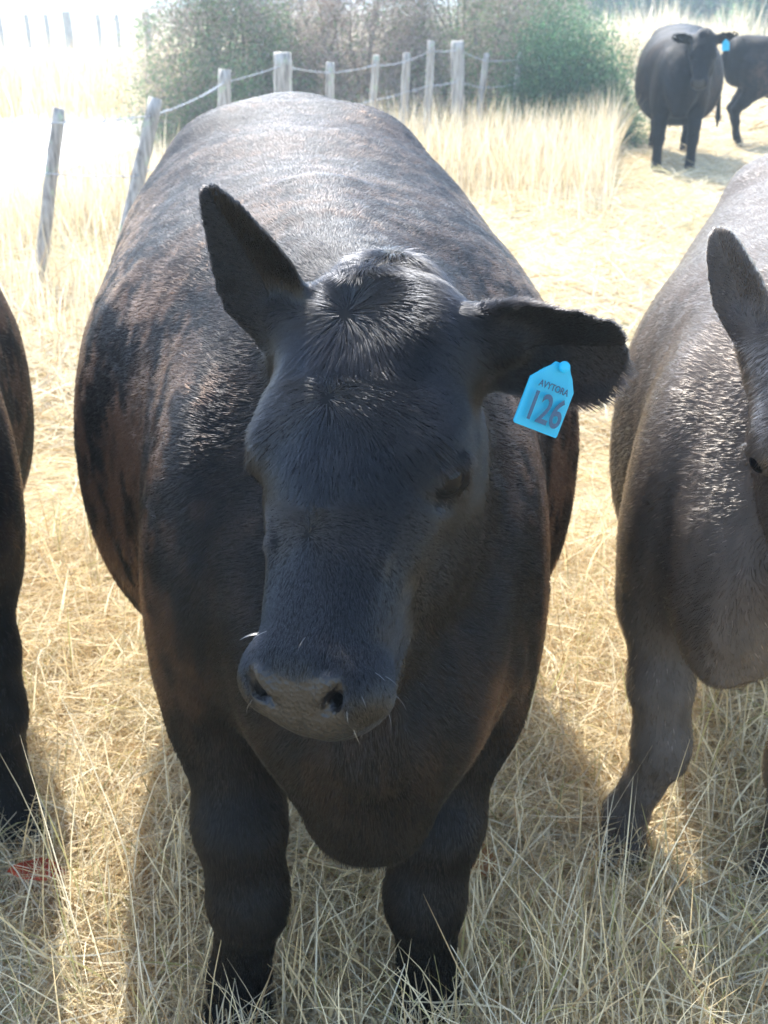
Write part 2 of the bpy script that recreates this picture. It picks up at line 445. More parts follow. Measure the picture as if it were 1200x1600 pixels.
    P.append(Ell(h(-.01, 0, -.075), (.05, .055, .05), (A, Rv, O), .05))                       # poll knob
    P.append(Cone(h(.50, -.06, -.125), h(.50, .06, -.125), .006, .006, .02, op='s'))          # mouth line
    P.append(Cone(h(.49, .062, -.122), h(.42, .072, -.135), .006, .004, .02, op='s'))
    P.append(Cone(h(.49, -.062, -.122), h(.42, -.072, -.135), .006, .004, .02, op='s'))
    cw.ears = []
    for e in p['ears']:
        b0 = h(*e['base']); ea = unit(e['axis']); eo = unit(np.asarray(e['face'], float) - ea * (np.asarray(e['face'], float) @ ea)); er = np.cross(ea, eo)
        w, ln = e['w'], e['len']
        P.append(Cone(b0 - ea * .03, b0 + ea * ln * .22, .040, .030, .05))
        th = e.get('thick', 1.0)
        l = Loft(b0, ea, er, eo, [(*q[:4], q[4] * th, q[5] * th) for q in [(0, 0, 0, w * .62, .016, .024), (ln * .22, 0, 0, w * .90, .010, .013), (ln * .45, e.get('curl', 0) * .3, 0, w, .007, .008), (ln * .68, e.get('curl', 0) * .6, 0, w * e.get('mid', .82), .006, .007),
                                  (ln * .9, e.get('curl', 0) * .85, 0, w * e.get('blunt', .55), .005, .006), (ln, e.get('curl', 0), 0, w * .14, .004, .005)]], 2.2, .018, .008, bend=e.get('bend', 5.0))
        l.lo -= .03; l.hi += .03; l.fringe = e.get('fringe', .5)
        cw.ears.append(l); P.append(l)
    # eye sockets and nostrils
    cw.eyes = []
    def union_at(Q):
        f = np.full(len(Q), 9.0)
        for q in P:
            if q.op == 'u': f = smin(f, at_pts(q, Q), q.k)
        return f
    def skin(c, d, a, b):
        """first point inside the body when walking from a to b along d"""
        T = np.linspace(a, b, 160); f = union_at(np.asarray(c)[None] + np.asarray(d)[None] * T[:, None])
        i = np.argmax(f < 0); return np.asarray(c) + np.asarray(d) * T[i]
    cut = []
    for s in (-1, 1):
        P.append(Ell(h(.203, s * .104, -.062), (.024, .016, .036), (A, Rv, O), .03))                            # eyelid swelling
    for s in (-1, 1):
        sk = lambda t, o: skin(h(t, 0, o), Rv * s, .17, .03)
        e0 = sk(.224, -.064); cw.eyes.append(e0 - Rv * (s * .0135))
        up0, up1, up2 = sk(.226, -.038), sk(.206, -.062), sk(.222, -.088); lo1 = sk(.241, -.064); cr = [sk(.252, -.044), sk(.256, -.066), sk(.248, -.090)]
        P.append(Cone(up0, up1, .0055, .0085, .010)); P.append(Cone(up1, up2, .0085, .0055, .010))
        P.append(Cone(up0, lo1, .004, .0050, .008)); P.append(Cone(lo1, up2, .0050, .004, .008))
        cut += [Cone(cr[0], cr[1], .0025, .004, .010, op='s'), Cone(cr[1], cr[2], .004, .0025, .010, op='s')]
        n0, n1, n2 = [skin(h(t, s * r, 0), O, .05, -.12) for t, r in ((.486, .055), (.500, .047), (.517, .029))]
        ins = -O * .006 - Rv * (s * .001)
        cut += [Cone(n0 + ins * .3, n1 + ins, .0045, .0080, .006, op='s'), Cone(n1 + ins, n2 + ins * .2, .0080, .0040, .006, op='s'), Cone(n1 + ins * 2, n1 + ins * 5 - A * .01, .0075, .006, .006, op='s')]
        P.append(Cone(skin(h(.481, s * .040, 0), O, .05, -.12), skin(h(.500, s * .030, 0), O, .05, -.12), .006, .004, .012))    # rim of the nostril
    P += cut
    l0, l1 = skin(h(.518, 0, 0), O, .05, -.12), skin(h(.540, 0, 0), O, .05, -.14)
    P.append(Cone(l0, l1, .002, .003, .006, op='s'))               # groove of the upper lip
    # flat soles
    P.append(Ell((0, 0, -50.0), (50.0, 50.0, 50.0), None, .005, op='s')); P[-1].lo = np.array((-2, -2, -.1)); P[-1].hi = np.array((2, 4, .02))
    cw.prims = P; cw.frame = (A, Rv, O); cw.poll = poll
    return cw

def at_pts(prim, V): return prim(V[:, 0], V[:, 1], V[:, 2])

def coat_colour(cw, V, p):
    """coat colour per point: black or grey hair, sun-browned mottling on ribs and shoulders; light on head and chest fold painted in"""
    base, brown = np.array(p['base']), np.array(p['brown'])
    n1 = vnoise(V, (16, 13, 8)); n2 = vnoise(V + 3, (75, 48, 30)); n3 = vnoise(V + 9, 5)
    ribs = sstep(V[:, 1], .05, .35) * (1 - sstep(V[:, 1], 1.5, 2.0)) * sstep(V[:, 2], .45, .7)
    sh = (1 - sstep(np.abs(V[:, 1] - .1), .1, .32)) * sstep(V[:, 2], .55, .8) * sstep(np.abs(V[:, 0] - p.get('drift', 0) * V[:, 1]), .17, .25)
    low = sstep(V[:, 2], .62, .72) * 0.35
    hd = 1 - sstep(at_pts(cw.head, V), .0, .05)
    amt = np.clip(ribs * (.45 + .9 * n3) + sh * .55 + low * .15, 0, 1) * (1 - hd)
    top = sstep(V[:, 2], 1.12, 1.25)
    amt = amt * (1 - .88 * top)
    m = np.clip(sstep(.50 * n1 + .50 * n2, .38, .66) * amt * p.get('brown_amt', 1.0), 0, 1)
    for c, rad, w in p.get('patches', []):
        d = np.linalg.norm((V - np.array(c)) / np.array(rad), axis=1)
        m = np.maximum(m, (1 - sstep(d, .45, 1.0)) * w * (.5 + .5 * n2))
    c = base[None] * (1 - m[:, None]) + brown[None] * m[:, None]
    fc = np.array(p['face']) if 'face' in p else base  # head tone, lifted where sky fill is painted into it
    c = c * (1 - hd[:, None]) + fc[None] * hd[:, None]
    return c * (.8 + .4 * n2[:, None])

def nose_mask(cw, V):
    A, Rv, O = cw.frame; q = V - cw.poll; t, r, o = (q @ A) / cw.hl, q @ Rv, q @ O
    m = sstep(t + .30 * np.abs(r), .478, .490) * (1 - sstep(np.abs(r), .050, .062)) * sstep(o, -.128, -.118)
    return m * (np.abs(at_pts(cw.head, V)) < .08)

def flow(cw, V, p):
    A, Rv, O = cw.frame; q = V - cw.poll; t, r, o = (q @ A) / cw.hl, q @ Rv, q @ O
    n = len(V)
    body = np.tile(np.array((0, .75, -.55)), (n, 1))
    body[:, 0] += .30 * np.tanh((V[:, 0] - p.get('drift', 0) * V[:, 1]) / .14) * sstep(V[:, 2], 1.05, 1.3)
    leg = np.array((0, .1, -1.0)); lw = 1 - sstep(V[:, 2], .5, .75)
    body = body * (1 - lw[:, None]) + leg * lw[:, None]
    nk = 1 - sstep(at_pts(cw.neck, V), 0, .05)
    body = body * (1 - .5 * nk[:, None]) + .5 * nk[:, None] * np.array((0, .6, -.8))
    # head: strands leave two whorls on the mid line and lie away from them, down the cheeks and nose
    def whorl(t0): return A[None] * (t - t0)[:, None] + Rv[None] * (r + .012)[:, None]
    w1, w2, w3 = whorl(.06), whorl(.165), whorl(.33)
    b1 = np.exp(-((t - .03) / .055)**2); b2 = np.exp(-((t - .165) / .05)**2) * .9; b3 = np.exp(-((t - .32) / .05)**2) * .8
    down = A[None] * .8 + Rv[None] * (np.sign(r) * sstep(np.abs(r), .02, .09) * .6)[:, None] - O[None] * (.9 * sstep(np.abs(r), .07, .11))[:, None]
    nrm = lambda w: w / (np.linalg.norm(w, axis=1, keepdims=True) + .012)
    hv = down * .5 + nrm(w1) * b1[:, None] * .8 + nrm(w2) * b2[:, None] - nrm(w3)*0 + nrm(w3) * b3[:, None]
    hm = (1 - sstep(at_pts(cw.head, V), .012, .04))[:, None]
    f = body * (1 - hm) + hv * hm
    em = np.zeros(n)
    for e in cw.ears:
        d = np.abs(at_pts(e, V)); te, re, _ = e.local(V[:, 0], V[:, 1], V[:, 2])
        m = (1 - sstep(d, .004, .02)) * sstep(te, .01, .04); em = np.maximum(em, m)
        g = e.A[None] * .8 + e.R[None] * (np.sign(re) * .5)[:, None]
        f = f * (1 - m[:, None]) + g * m[:, None]
    return f, hm[:, 0], em, t, r, o

def make_cow(name, p, res, fur_n, fur_len=0.012, lift=0.30, fur_w=0.00028, parent_loc=(0, 0, 0), rz=0.0, scale=1.0, seed=1):
    root = empty(name, parent_loc, rz); root.scale = (scale,) * 3
    cw = build_field(p)
    xs, ys, zs = [np.concatenate([np.arange(a, b - 1e-9, s) for a, b, s in seg]) for seg in res]
    F = evaluate(cw.prims, xs, ys, zs)
    V, Q = surface_nets(F, xs, ys, zs); del F
    V = relax(V, Q, 2, .5)
    # keep the one connected body (drop stray islands)
    lab = np.arange(len(V)); e = np.concatenate([Q[:, [0, 1]], Q[:, [1, 2]], Q[:, [2, 3]], Q[:, [3, 0]]])
    for _ in range(4000):
        m = np.minimum(lab[e[:, 0]], lab[e[:, 1]]); l2 = lab.copy()
        np.minimum.at(l2, e[:, 0], m); np.minimum.at(l2, e[:, 1], m); l2 = l2[l2]
        if (l2 == lab).all(): break
        lab = l2
    big = np.bincount(lab).argmax(); keep = lab == big
    remap = np.cumsum(keep) - 1; Q = remap[Q[keep[Q].all(1)]]; V = V[keep]
    N = vnormals(V, Q)
    col = coat_colour(cw, V, p); nm = nose_mask(cw, V)
    hoof = 1 - sstep(V[:, 2], .045, .06)
    nose_c = np.array(p.get('nose', (.0075, .0068, .0068)))
    skin = col * .8
    skin = skin * (1 - nm[:, None]) + nose_c * nm[:, None]
    skin = skin * (1 - hoof[:, None]) + np.array((.012, .011, .010)) * hoof[:, None]
    if p.get('wrinkle', True) and fur_n:
        wv = np.stack([vnoise(V, (6, 17, 6)), vnoise(V, 30)], 1)
        V = V + N * ((wv[:, :1] - .5) * .004 * sstep(V[:, 1:2], -.05, .2) + (wv[:, 1:] - .5) * .002)
    body = np_mesh('body', V, Q, M_hide, root, True, skin, {'wet': nm})
    A, Rv, O = cw.frame
    for s, ec in zip((-1, 1), cw.eyes):
        eb = uv_ball('eye', .0215, M_eye, root); eb.location = ec
    if fur_n:
        grow_fur(cw, p, V, Q, N, fur_n, fur_len, lift, fur_w, root, seed, parent_loc)
    cw.root = root; cw.V = V
    return cw

def uv_ball(name, r, mat, parent):
    nu, nv = 20, 12; V = []; F = []
    for i in range(nv + 1):
        for j in range(nu):
            a, b = math.pi * i / nv, 2 * math.pi * j / nu
            V.append((r * math.sin(a) * math.cos(b), r * math.sin(a) * math.sin(b), r * math.cos(a)))
    for i in range(nv):
        for j in range(nu):
            F.append((i * nu + j, (i + 1) * nu + j, (i + 1) * nu + (j + 1) % nu, i * nu + (j + 1) % nu))
    return np_mesh(name, np.array(V), np.array(F), mat, parent)

def grow_fur(cw, p, V, Q, N, n, flen, lift, fw, root, seed, loc):
    rs = np.random.RandomState(seed)
    T = np.concatenate([Q[:, [0, 1, 2]], Q[:, [0, 2, 3]]])
    c = V[T].mean(1); ar = np.linalg.norm(np.cross(V[T[:, 1]] - V[T[:, 0]], V[T[:, 2]] - V[T[:, 0]]), axis=1)
    camp = np.array((0, 0, CAM_H)) - np.array(loc); dv = camp - c; dist = np.linalg.norm(dv, axis=1)
    facing = np.einsum('ij,ij->i', N[T[:, 0]], dv / dist[:, None])
    w = ar * (1.0 / np.clip(dist, .7, 4)**1.6) * np.where(facing > -.25, 1.0, .18)
    w *= 1 - .98 * sstep(nose_mask(cw, c), .3, .7)
    w *= np.where(c[:, 2] < .05, 0, 1)
    w *= 1 + 1.6 * (at_pts(cw.head, c) < .02)
    for ec in cw.eyes: w *= sstep(np.linalg.norm((c - ec), axis=1), .0245, .031)
    for e in cw.ears: w *= np.where(np.abs(at_pts(e, c)) < .012, 3.0, 1)
    cum = np.cumsum(w); k = np.searchsorted(cum, rs.rand(n) * cum[-1]); k = np.clip(k, 0, len(T) - 1)
    u, v = rs.rand(n), rs.rand(n); fl = u + v > 1; u[fl], v[fl] = 1 - u[fl], 1 - v[fl]
    W = np.stack([1 - u - v, u, v], 1)
    P = np.einsum('ij,ijk->ik', W, V[T[k]]); Nn = np.einsum('ij,ijk->ik', W, N[T[k]]); Nn /= np.linalg.norm(Nn, axis=1, keepdims=True)
    f, hm, em, t, r, o = flow(cw, P, p)
    f = f - Nn * np.einsum('ij,ij->i', f, Nn)[:, None]; f /= np.linalg.norm(f, axis=1, keepdims=True) + 1e-9
    cl = np.stack([vnoise(P + i * 7.1, 55) for i in range(3)], 1) - .5      # locks lean together
    cl2 = np.stack([vnoise(P + i * 5.1 + 2, 160) for i in range(3)], 1) - .5
    wild = p.get('wild', .5)
    wild = (wild * (1 - .75 * em) * (1 - .35 * hm))[:, None]
    f = f + cl * wild + cl2 * wild * .7 + (rs.rand(n, 3) - .5) * .28
    f = f - Nn * np.einsum('ij,ij->i', f, Nn)[:, None]; f /= np.linalg.norm(f, axis=1, keepdims=True) + 1e-9
    L = np.full(n, flen)
    L = L * (1 - hm) + hm * (.006 + .010 * (1 - sstep(t, .2, .36)))
    tuft = hm * (1 - sstep(t, .07, .14)) * (1 - sstep(np.abs(r), .05, .10)); L = L + tuft * p.get('tuft', .022)
    edge = np.zeros(n)
    for e in cw.ears:
        te, re, oe = e.local(P[:, 0], P[:, 1], P[:, 2])
        half = np.interp(np.clip(te, e.t0, e.t1), e.T, e.c[2]); on = (np.abs(at_pts(e, P)) < .012)
        edge = np.maximum(edge, e.fringe * on * sstep(np.abs(re) / (half + 1e-6), .72, .95))
    L = L * (1 - em) + em * (.006 + .012 * edge)
    L *= .65 + .7 * rs.rand(n)
    lf = lift * (.5 + rs.rand(n)) * (1 - .3 * hm) + .05 * tuft + .25 * edge
    lf = lf * (.6 + .8 * vnoise(P + 31, 40))
    wk = (hm > .5) & (t > .43) & (rs.rand(n) < .0022) & (em < .1); L = np.where(wk, .010 + .014 * rs.rand(n), L); lf = np.where(wk, 1.3, lf)
    d = f + Nn * lf[:, None]; d /= np.linalg.norm(d, axis=1, keepdims=True)
    K = 4; pts = np.zeros((n, K, 3), np.float32); pos = P - Nn * (.05 * L)[:, None]
    for i in range(K):
        pts[:, i] = pos
        pos = pos + d * (L / (K - 1))[:, None]
        d = d - Nn * (.16 * lf)[:, None] + (np.array((0, 0, -.03)))[None]; d /= np.linalg.norm(d, axis=1, keepdims=True)
    col = coat_colour(cw, P, p); col = col * (.6 + .8 * rs.rand(n)[:, None])
    col[wk] = .25; wht = rs.rand(n) < p.get('pale', .0); col[wht] = col[wht] * 4 + .03
    dat = bpy.data.hair_curves.new('coat'); dat.add_curves([K] * n)
    dat.points.foreach_set('position', pts.ravel())
    ra = dat.attributes.get('radius') or dat.attributes.new('radius', 'FLOAT', 'POINT')
    rad = np.tile(np.array((1.0, .95, .7, .12), np.float32), (n, 1)) * (fw * (.7 + .6 * rs.rand(n)))[:, None]
    ra.data.foreach_set('value', rad.ravel().astype(np.float32))
    ca = dat.attributes.new('col', 'FLOAT_COLOR', 'CURVE'); c4 = np.ones((n, 4), np.float32); c4[:, :3] = col
    ca.data.foreach_set('color', c4.ravel())
    ga = dat.attributes.new('sleek', 'FLOAT', 'CURVE'); ga.data.foreach_set('value', (p.get('sleek', 1.29) + .12 * hm + .10 * em * (1 - hm)).astype(np.float32))
    dat.materials.append(M_fur)
    ob = bpy.data.objects.new('coat', dat); COL.objects.link(ob); ob.parent = root
    return ob

def ear_tag(cw, corner, right, down, w, hgt, parent, words=None):
    """flag tag: shoulders narrow to a neck that runs up to the stud in the ear; own local frame"""
    right = unit(right); down = unit(down); down = unit(down - right * (down @ right)); nrm = np.cross(right, down)
    if nrm[1] > 0: nrm = -nrm
    out = [(0, 0), (.03, .02), (0, .28)] 
    prof = [(.34, -.14), (.66, -.14), (.72, -.06), (.82, .02), (1.0, .22), (1.0, .97), (.97, 1.0), (.03, 1.0), (0, .97), (0, .22), (.18, .02), (.28, -.06)]
    th = .0011; V = []; n = len(prof)
    for s in (-1, 1):
        for a, b in prof:
            V.append(np.asarray(corner) + right * (a - .5) * w + down * b * hgt + nrm * (s * th - .012 * (a - .5)**2 * 2 * 1))
    F = [tuple(range(n)), tuple(range(2 * n - 1, n - 1, -1))] + [(i, n + i, n + (i + 1) % n, (i + 1) % n) for i in range(n)]
    me = bpy.data.meshes.new('ear_tag'); me.from_pydata([tuple(v) for v in V], [], F); me.materials.append(M_tag); me.update()
    o = bpy.data.objects.new('ear_tag', me); COL.objects.link(o); o.parent = parent
    st = uv_ball('stud', .0065, M_tag, o); st.location = tuple(np.asarray(corner) + down * (-.10 * hgt) + nrm * .004)
    for nm, txt, size, dx, dy, sx in (words or []):
        cu = bpy.data.curves.new(nm, 'FONT'); cu.body = txt; cu.size = size; cu.align_x = 'CENTER'; cu.align_y = 'CENTER'; cu.extrude = .00025
        cu.offset = .0006 if size > .02 else .0001
        t = bpy.data.objects.new(nm, cu); COL.objects.link(t)
        M = Matrix(((right[0] * sx, -down[0], nrm[0], 0), (right[1] * sx, -down[1], nrm[1], 0), (right[2] * sx, -down[2], nrm[2], 0), (0, 0, 0, 1)))
        c = np.asarray(corner) + right * dx * w + down * dy * hgt + nrm * (th + .0006)
        M.translation = Vector(c)
        bpy.context.view_layer.update()
        me2 = bpy.data.meshes.new_from_object(t.evaluated_get(bpy.context.evaluated_depsgraph_get()))
        bpy.data.objects.remove(t); me2.transform(M); me2.materials.clear(); me2.materials.append(M_tagtext)
        q = bpy.data.objects.new(nm, me2); COL.objects.link(q); q.parent = o
    return o

def front_leg(x, y, kx=0, ky=0, fx=0, fy=0, big=1.0):
    return [((x * .93, y + .06, .76), .088 * big), ((x * .97, y + .05, .60), .075 * big), ((x + kx * .6, y + .01 + ky * .6, .45), .062 * big), ((x + kx, y + ky, .335), .052 * big), ((x + kx + .0, y + ky + .0, .29), .047 * big),
            ((x + (kx + fx) * .5 + kx * .0, y + ky * .6 + fy * .4 + .008, .20), .037 * big), ((x + fx, y + fy + .01, .11), .043 * big), ((x + fx, y + fy - .01, .07), .038 * big)]
def hind_leg(x, y, fy=0.0):
    return [((x, y - .12, 1.0), .20), ((x * 1.05, y - .18, .76), .155), ((x, y - .03, .56), .085), ((x * .95, y + .06, .46), .058), ((x * .95, y + .03 + fy * .5, .30), .042), ((x * .95, y + .0 + fy, .12), .044), ((x * .95, y - .02 + fy, .07), .038)]

# --- the cow in front -----------------------------------------------------
POS = np.array((-.05, 1.36, 0.0))
poll_w, nose_w = at(561, 432, 1.20), at(452, 1015, .95)
poll, nose = poll_w - POS, nose_w - POS
fr = head_frame(poll, nose, R(25))
A_, R_, O_ = fr
main = dict(hl=.925, poll=poll, frame=fr, drift=-.112, brisket_x=.03, brisket_z=.535,
    legs=[front_leg(-.185, -.05, .020, -.02, -.01, .0), front_leg(.16, -.05, -.045, -.02, -.035, .0), hind_leg(-.38, 1.85), hind_leg(.02, 1.8, -.05)],
    ears=[dict(base=(.055, -.10, -.085), axis=(-.52, .12, .86), face=(-.35, -.9, .0), w=.055, len=.225, curl=-.004, fringe=.08, thick=1.4, mid=.74, blunt=.40, bend=9.0),
          dict(base=(.045, .10, -.085), axis=(.98, -.02, .0), face=(.05, -.93, -.28), w=.064, len=.192, curl=.024, bend=4.5, blunt=.76, mid=.98, fringe=1.0)],
    face=(.0046, .0049, .0058), base=(.0028, .0027, .0029), brown=(.075, .041, .025), tuft=.011, brown_amt=1.3, pale=.003, wild=.5,  # face tone is lighter and bluer than base, painting sky fill into the coat
    patches=[((.185, -.19, .73), (.05, .10, .15), 1.0), ((-.15, -.2, .68), (.05, .08, .08), .6), ((.30, .0, .95), (.06, .12, .16), .8), ((-.33, .2, 1.0), (.06, .10, .2), .9)],  # first patch paints the lit hair edge of the chest fold as brown
    folds=[(np.array(at(752, 900, 1.24)) - POS, np.array(at(776, 1040, 1.22)) - POS, .022, .024, .03), (np.array(at(776, 1040, 1.22)) - POS, np.array(at(712, 1190, 1.20)) - POS, .024, .016, .03),
           (np.array(at(725, 930, 1.15)) - POS, np.array(at(640, 1090, 1.12)) - POS, .012, .012, .02)])
RES_MAIN = (((-.76, -.42, .010), (-.42, -.20, .0055), (-.20, .20, .0042), (.20, .36, .0055), (.36, .50, .010)),
            ((-.56, -.22, .0042), (-.22, .0, .006), (.0, .40, .009), (.40, 2.24, .015)),
            ((-.02, .82, .009), (.82, 1.20, .0042), (1.20, 1.52, .0055)))
cow = make_cow('cow', main, RES_MAIN, 430000, .012, .30, .00030, tuple(POS), 0, 1.0, 3)
tag(cow.root, 'large black cow facing the camera with a blue tag numbered 126 in its ear', 'cow', 'cattle in the dry paddock')
tg_c = at(875, 582, 1.130) - POS
ear_tag(cow, tg_c, at(890, 610, 1.15) - at(822, 582, 1.13), at(838, 675, 1.12) - at(860, 600, 1.135), .061, .068, cow.root,
        [('number', '126', .046, -.03, .66, .74), ('lettering', 'AVYTORA', .0105, -.02, .27, .85)])


# --- the other cattle -----------------------------------------------------
def std_head(poll, down, yaw_to, pitch=.55):
    """upright head: poll point, nose reached by going forward (-y) and down"""
    poll = np.array(poll, float); L = .486
    n = poll + L * unit((math.sin(yaw_to) * .5, -math.cos(yaw_to) * pitch, -down))
    return poll, n
def cow_pose(poll, tip, yaw, **kw):
    d = dict(poll=np.array(poll, float), frame=head_frame(poll, tip, yaw), drift=0, brisket_x=0, brisket_z=.53,
        legs=[front_leg(-.17, 0), front_leg(.17, 0), hind_leg(-.19, 1.85), hind_leg(.19, 1.8, -.05)],
        ears=[dict(base=(.05, -.10, -.085), axis=(-.93, .12, .18), face=(-.1, -.9, -.35), w=.055, len=.20, curl=-.005, bend=5.0),
              dict(base=(.05, .10, -.085), axis=(.93, .12, .18), face=(.1, -.9, -.35), w=.055, len=.20, curl=.0, bend=5.0)],
        base=(.0034, .0032, .0034), brown=(.075, .041, .025), tuft=.012, wild=.6)
    d.update(kw); return d
def res(dx, near=None):
    return ((((-.62, .62, dx),), ((-.75, 2.24, dx),), ((-.02, 1.62, dx),)))

# grey-brown young animal, right edge of the picture
def w2l(w, pos, rz, sc):
    d = (np.array(w, float) - np.array(pos)) / sc; c, q = math.cos(-rz), math.sin(-rz)
    return np.array((d[0] * c - d[1] * q, d[0] * q + d[1] * c, d[2]))
GP, GR_, GS = (.655, 1.69, 0), R(-23), .94
gp, gn = w2l(at(1318, 460, 1.44), GP, GR_, GS), w2l(at(1350, 1000, 1.20), GP, GR_, GS)
grey = cow_pose(gp, gn, R(-6), drift=.0, drop=.05, wide=.82, brisket_z=.60, brisket_x=-.02, brisket_w=.55, neck_w=.72, base=(.095, .077, .064), brown=(.11, .078, .058), brown_amt=.5, sleek=1.13, wild=.5, tuft=.02, pale=.02,
    legs=[front_leg(-.165, -.02, .045, -.02, -.01, -.02, .92), front_leg(.15, .02, -.01, -.02, 0, 0, .92), hind_leg(-.16, 1.8), hind_leg(.20, 1.85)],
    ears=[dict(base=(.05, -.10, -.085), axis=(-.50, .15, .86), face=(-.5, -.85, .0), w=.050, len=.20, curl=.0, bend=6.0, fringe=.1, thick=1.7),
          dict(base=(.05, .10, -.085), axis=(.93, .12, .18), face=(.1, -.9, -.35), w=.055, len=.20, curl=.0, bend=5.0)], nose=(.03, .025, .025))
c2 = make_cow('cow', grey, ((((-.56, -.5, .009), (-.5, .2, .0062), (.2, .62, .010)), ((-.75, .2, .007), (.2, .6, .010), (.6, 2.24, .016)), ((-.02, .95, .009), (.95, 1.62, .0065)))), 170000, .014, .32, .00034, GP, GR_, GS, 5)
tag(c2.root, 'shaggy grey-brown young cow half out of the picture beside the large black cow', 'cow', 'cattle in the dry paddock')

# flank and foreleg at the left edge
pl, ns = std_head((-.16, -.34, 1.12), .85, -.6)
left = cow_pose(pl, ns, R(15), drift=-.05, brown_amt=1.6)
LP = (-.925, 1.70, 0)
c3 = make_cow('cow', left, ((((-.62, .62, .010),), ((-.75, .6, .010), (.6, 2.24, .016)), ((-.02, 1.62, .010),))), 60000, .012, .3, .00032, LP, R(31), 1.0, 6)
tag(c3.root, 'black cow of which only a browned flank and foreleg show at the picture edge', 'cow', 'cattle in the dry paddock')

# two cows far behind by the hedge
pl, ns = std_head((.14, -.34, 1.34), .86, -.05, .5)
far1 = cow_pose(pl, ns, R(12), ears=[dict(base=(.05, q * .10, -.085), axis=(q * .93, .05, .22), face=(q * .1, -.9, -.35), w=.068, len=.23, curl=.0, bend=4.0) for q in (-1, 1)], drift=-.0, brown_amt=.3, wide=.93, belly=.9, neck_w=.85, base=(.0026, .0027, .0031))
c4 = make_cow('cow', far1, res(.015), 40000, .014, .3, .0006, (3.0, 11.7, 0), R(-12), 1.0, 7)
tag(c4.root, 'black cow standing face on behind the others with a plain blue ear tag', 'cow', 'cattle in the dry paddock')
hh = c4.h(.05, .24, -.07)
ear_tag(c4, hh + np.array((-.04, -.045, -.03)), (1, 0, .1), (.1, -.1, -1), .07, .085, c4.root)
pl, ns = std_head((0, -.34, 1.15), .9, .0, .5)
far2 = cow_pose(pl, ns, 0, brown_amt=.9, wide=.85)
c5 = make_cow('cow', far2, res(.015), 30000, .014, .3, .0006, (5.95, 14.0, 0), R(90), .90, 8)
tag(c5.root, 'dark brownish cow side on behind the tagged black cow', 'cow', 'cattle in the dry paddock')

# ------------------------------------------------------------------ grasses
PAL = np.array([(.66, .53, .31), (.76, .66, .45), (.78, .71, .54), (.52, .40, .24), (.58, .50, .37), (.36, .24, .12), (.30, .29, .12), (.43, .39, .18)])
def blades(name, base, az, lean, bend, length, width, col, rs, mat=None, levels=4, side=0.0):
    n = len(base); K = levels
    V = np.zeros((n, K, 2, 3), np.float32); pos = base.astype(np.float64).copy(); th = lean.copy(); a = az.copy()
    tw = rs.rand(n) * 2 * math.pi
    prof = np.array([.75, 1.0, .75, .12] if K == 4 else [.7, 1, .95, .8, .5, .1])
    for i in range(K):
        d = np.stack([np.sin(th) * np.sin(a), np.sin(th) * np.cos(a), np.cos(th)], 1)
        s1 = np.stack([np.cos(a), -np.sin(a), 0 * a], 1); s2 = np.cross(d, s1)
        sv = s1 * np.cos(tw)[:, None] + s2 * np.sin(tw)[:, None]
        w = (width * prof[i] * .5)[:, None]
        V[:, i, 0] = pos - sv * w; V[:, i, 1] = pos + sv * w
        pos = pos + d * (length / (K - 1))[:, None]; th = th + bend / (K - 1); a = a + side * (rs.rand(n) - .5)
        pos[:, 2] = np.maximum(pos[:, 2], .003)
    I = np.arange(n * K * 2).reshape(n, K, 2)
    F = np.stack([I[:, :-1, 0], I[:, :-1, 1], I[:, 1:, 1], I[:, 1:, 0]], -1).reshape(-1, 4)
    c = np.repeat(col * (np.array((1.02, 1.0, .95)) if name in ('dry_grass', 'flattened_straw') and base[:, 1].max() < 5 else 1.0), K * 2, 0)
    return np_mesh(name, V.reshape(-1, 3), F, mat or M_grass, None, True, c)

def scatter(rs, n, d0, d1, spread=.42, power=1.0):
    """ground points in front of the camera between two distances, thicker nearby"""
    u = rs.rand(n); d = d0 * (d1 / d0)**u if power == 1.0 else (d0**power + u * (d1**power - d0**power))**(1 / power)
    x = (rs.rand(n) * 2 - 1) * (d * spread + .35)
    return np.stack([x, d, np.zeros(n)], 1)

def pick(rs, n, w, jit=.18):
    k = rs.choice(len(PAL), n, p=np.array(w) / np.sum(w)); c = PAL[k] * (1 + (rs.rand(n, 1) - .5) * 2 * jit)
    return c

rs = np.random.RandomState(11)
# flattened straw covering the paddock
B = []
def lying(name, n, d0, d1, lmin, lmax, w, power=1.0):
    P = scatter(rs, n, d0, d1, power=power); P[:, 2] = rs.rand(n)**1.6 * .055
    keep = ~((P[:, 0] < -2.6 - (P[:, 1] - 6) * .02) & (P[:, 1] > 7.3)); keep &= (vnoise(P + 13, (2.6, 2.6, 0)) > .33) | (rs.rand(n) < .35); P = P[keep]; n = len(P)
    g = vnoise(P, (1.1, 1.1, 0))
    c = pick(rs, n, (4, 5, 4, 2.0, 2.0, 1.0, .35, .6)); gr = (sstep(g, .55, .75) * .5 * (rs.rand(n) < .5))[:, None]
    c = c * (1 - gr) + np.array((.30, .30, .13)) * gr
    blades(name, P, rs.rand(n) * 2 * math.pi, R(62) + rs.rand(n) * R(34), (rs.rand(n) - .35) * .7, lmin + (lmax - lmin) * rs.rand(n)**1.5,
           w * (.6 + .8 * rs.rand(n)), c, rs, side=.5)['kind'] = 'stuff'
lying('flattened_straw', 90000, .85, 4.2, .06, .26, .0026)
lying('flattened_straw', 60000, 4.0, 16, .10, .34, .006)
lying('flattened_straw', 26000, 15, 60, .20, .50, .022)
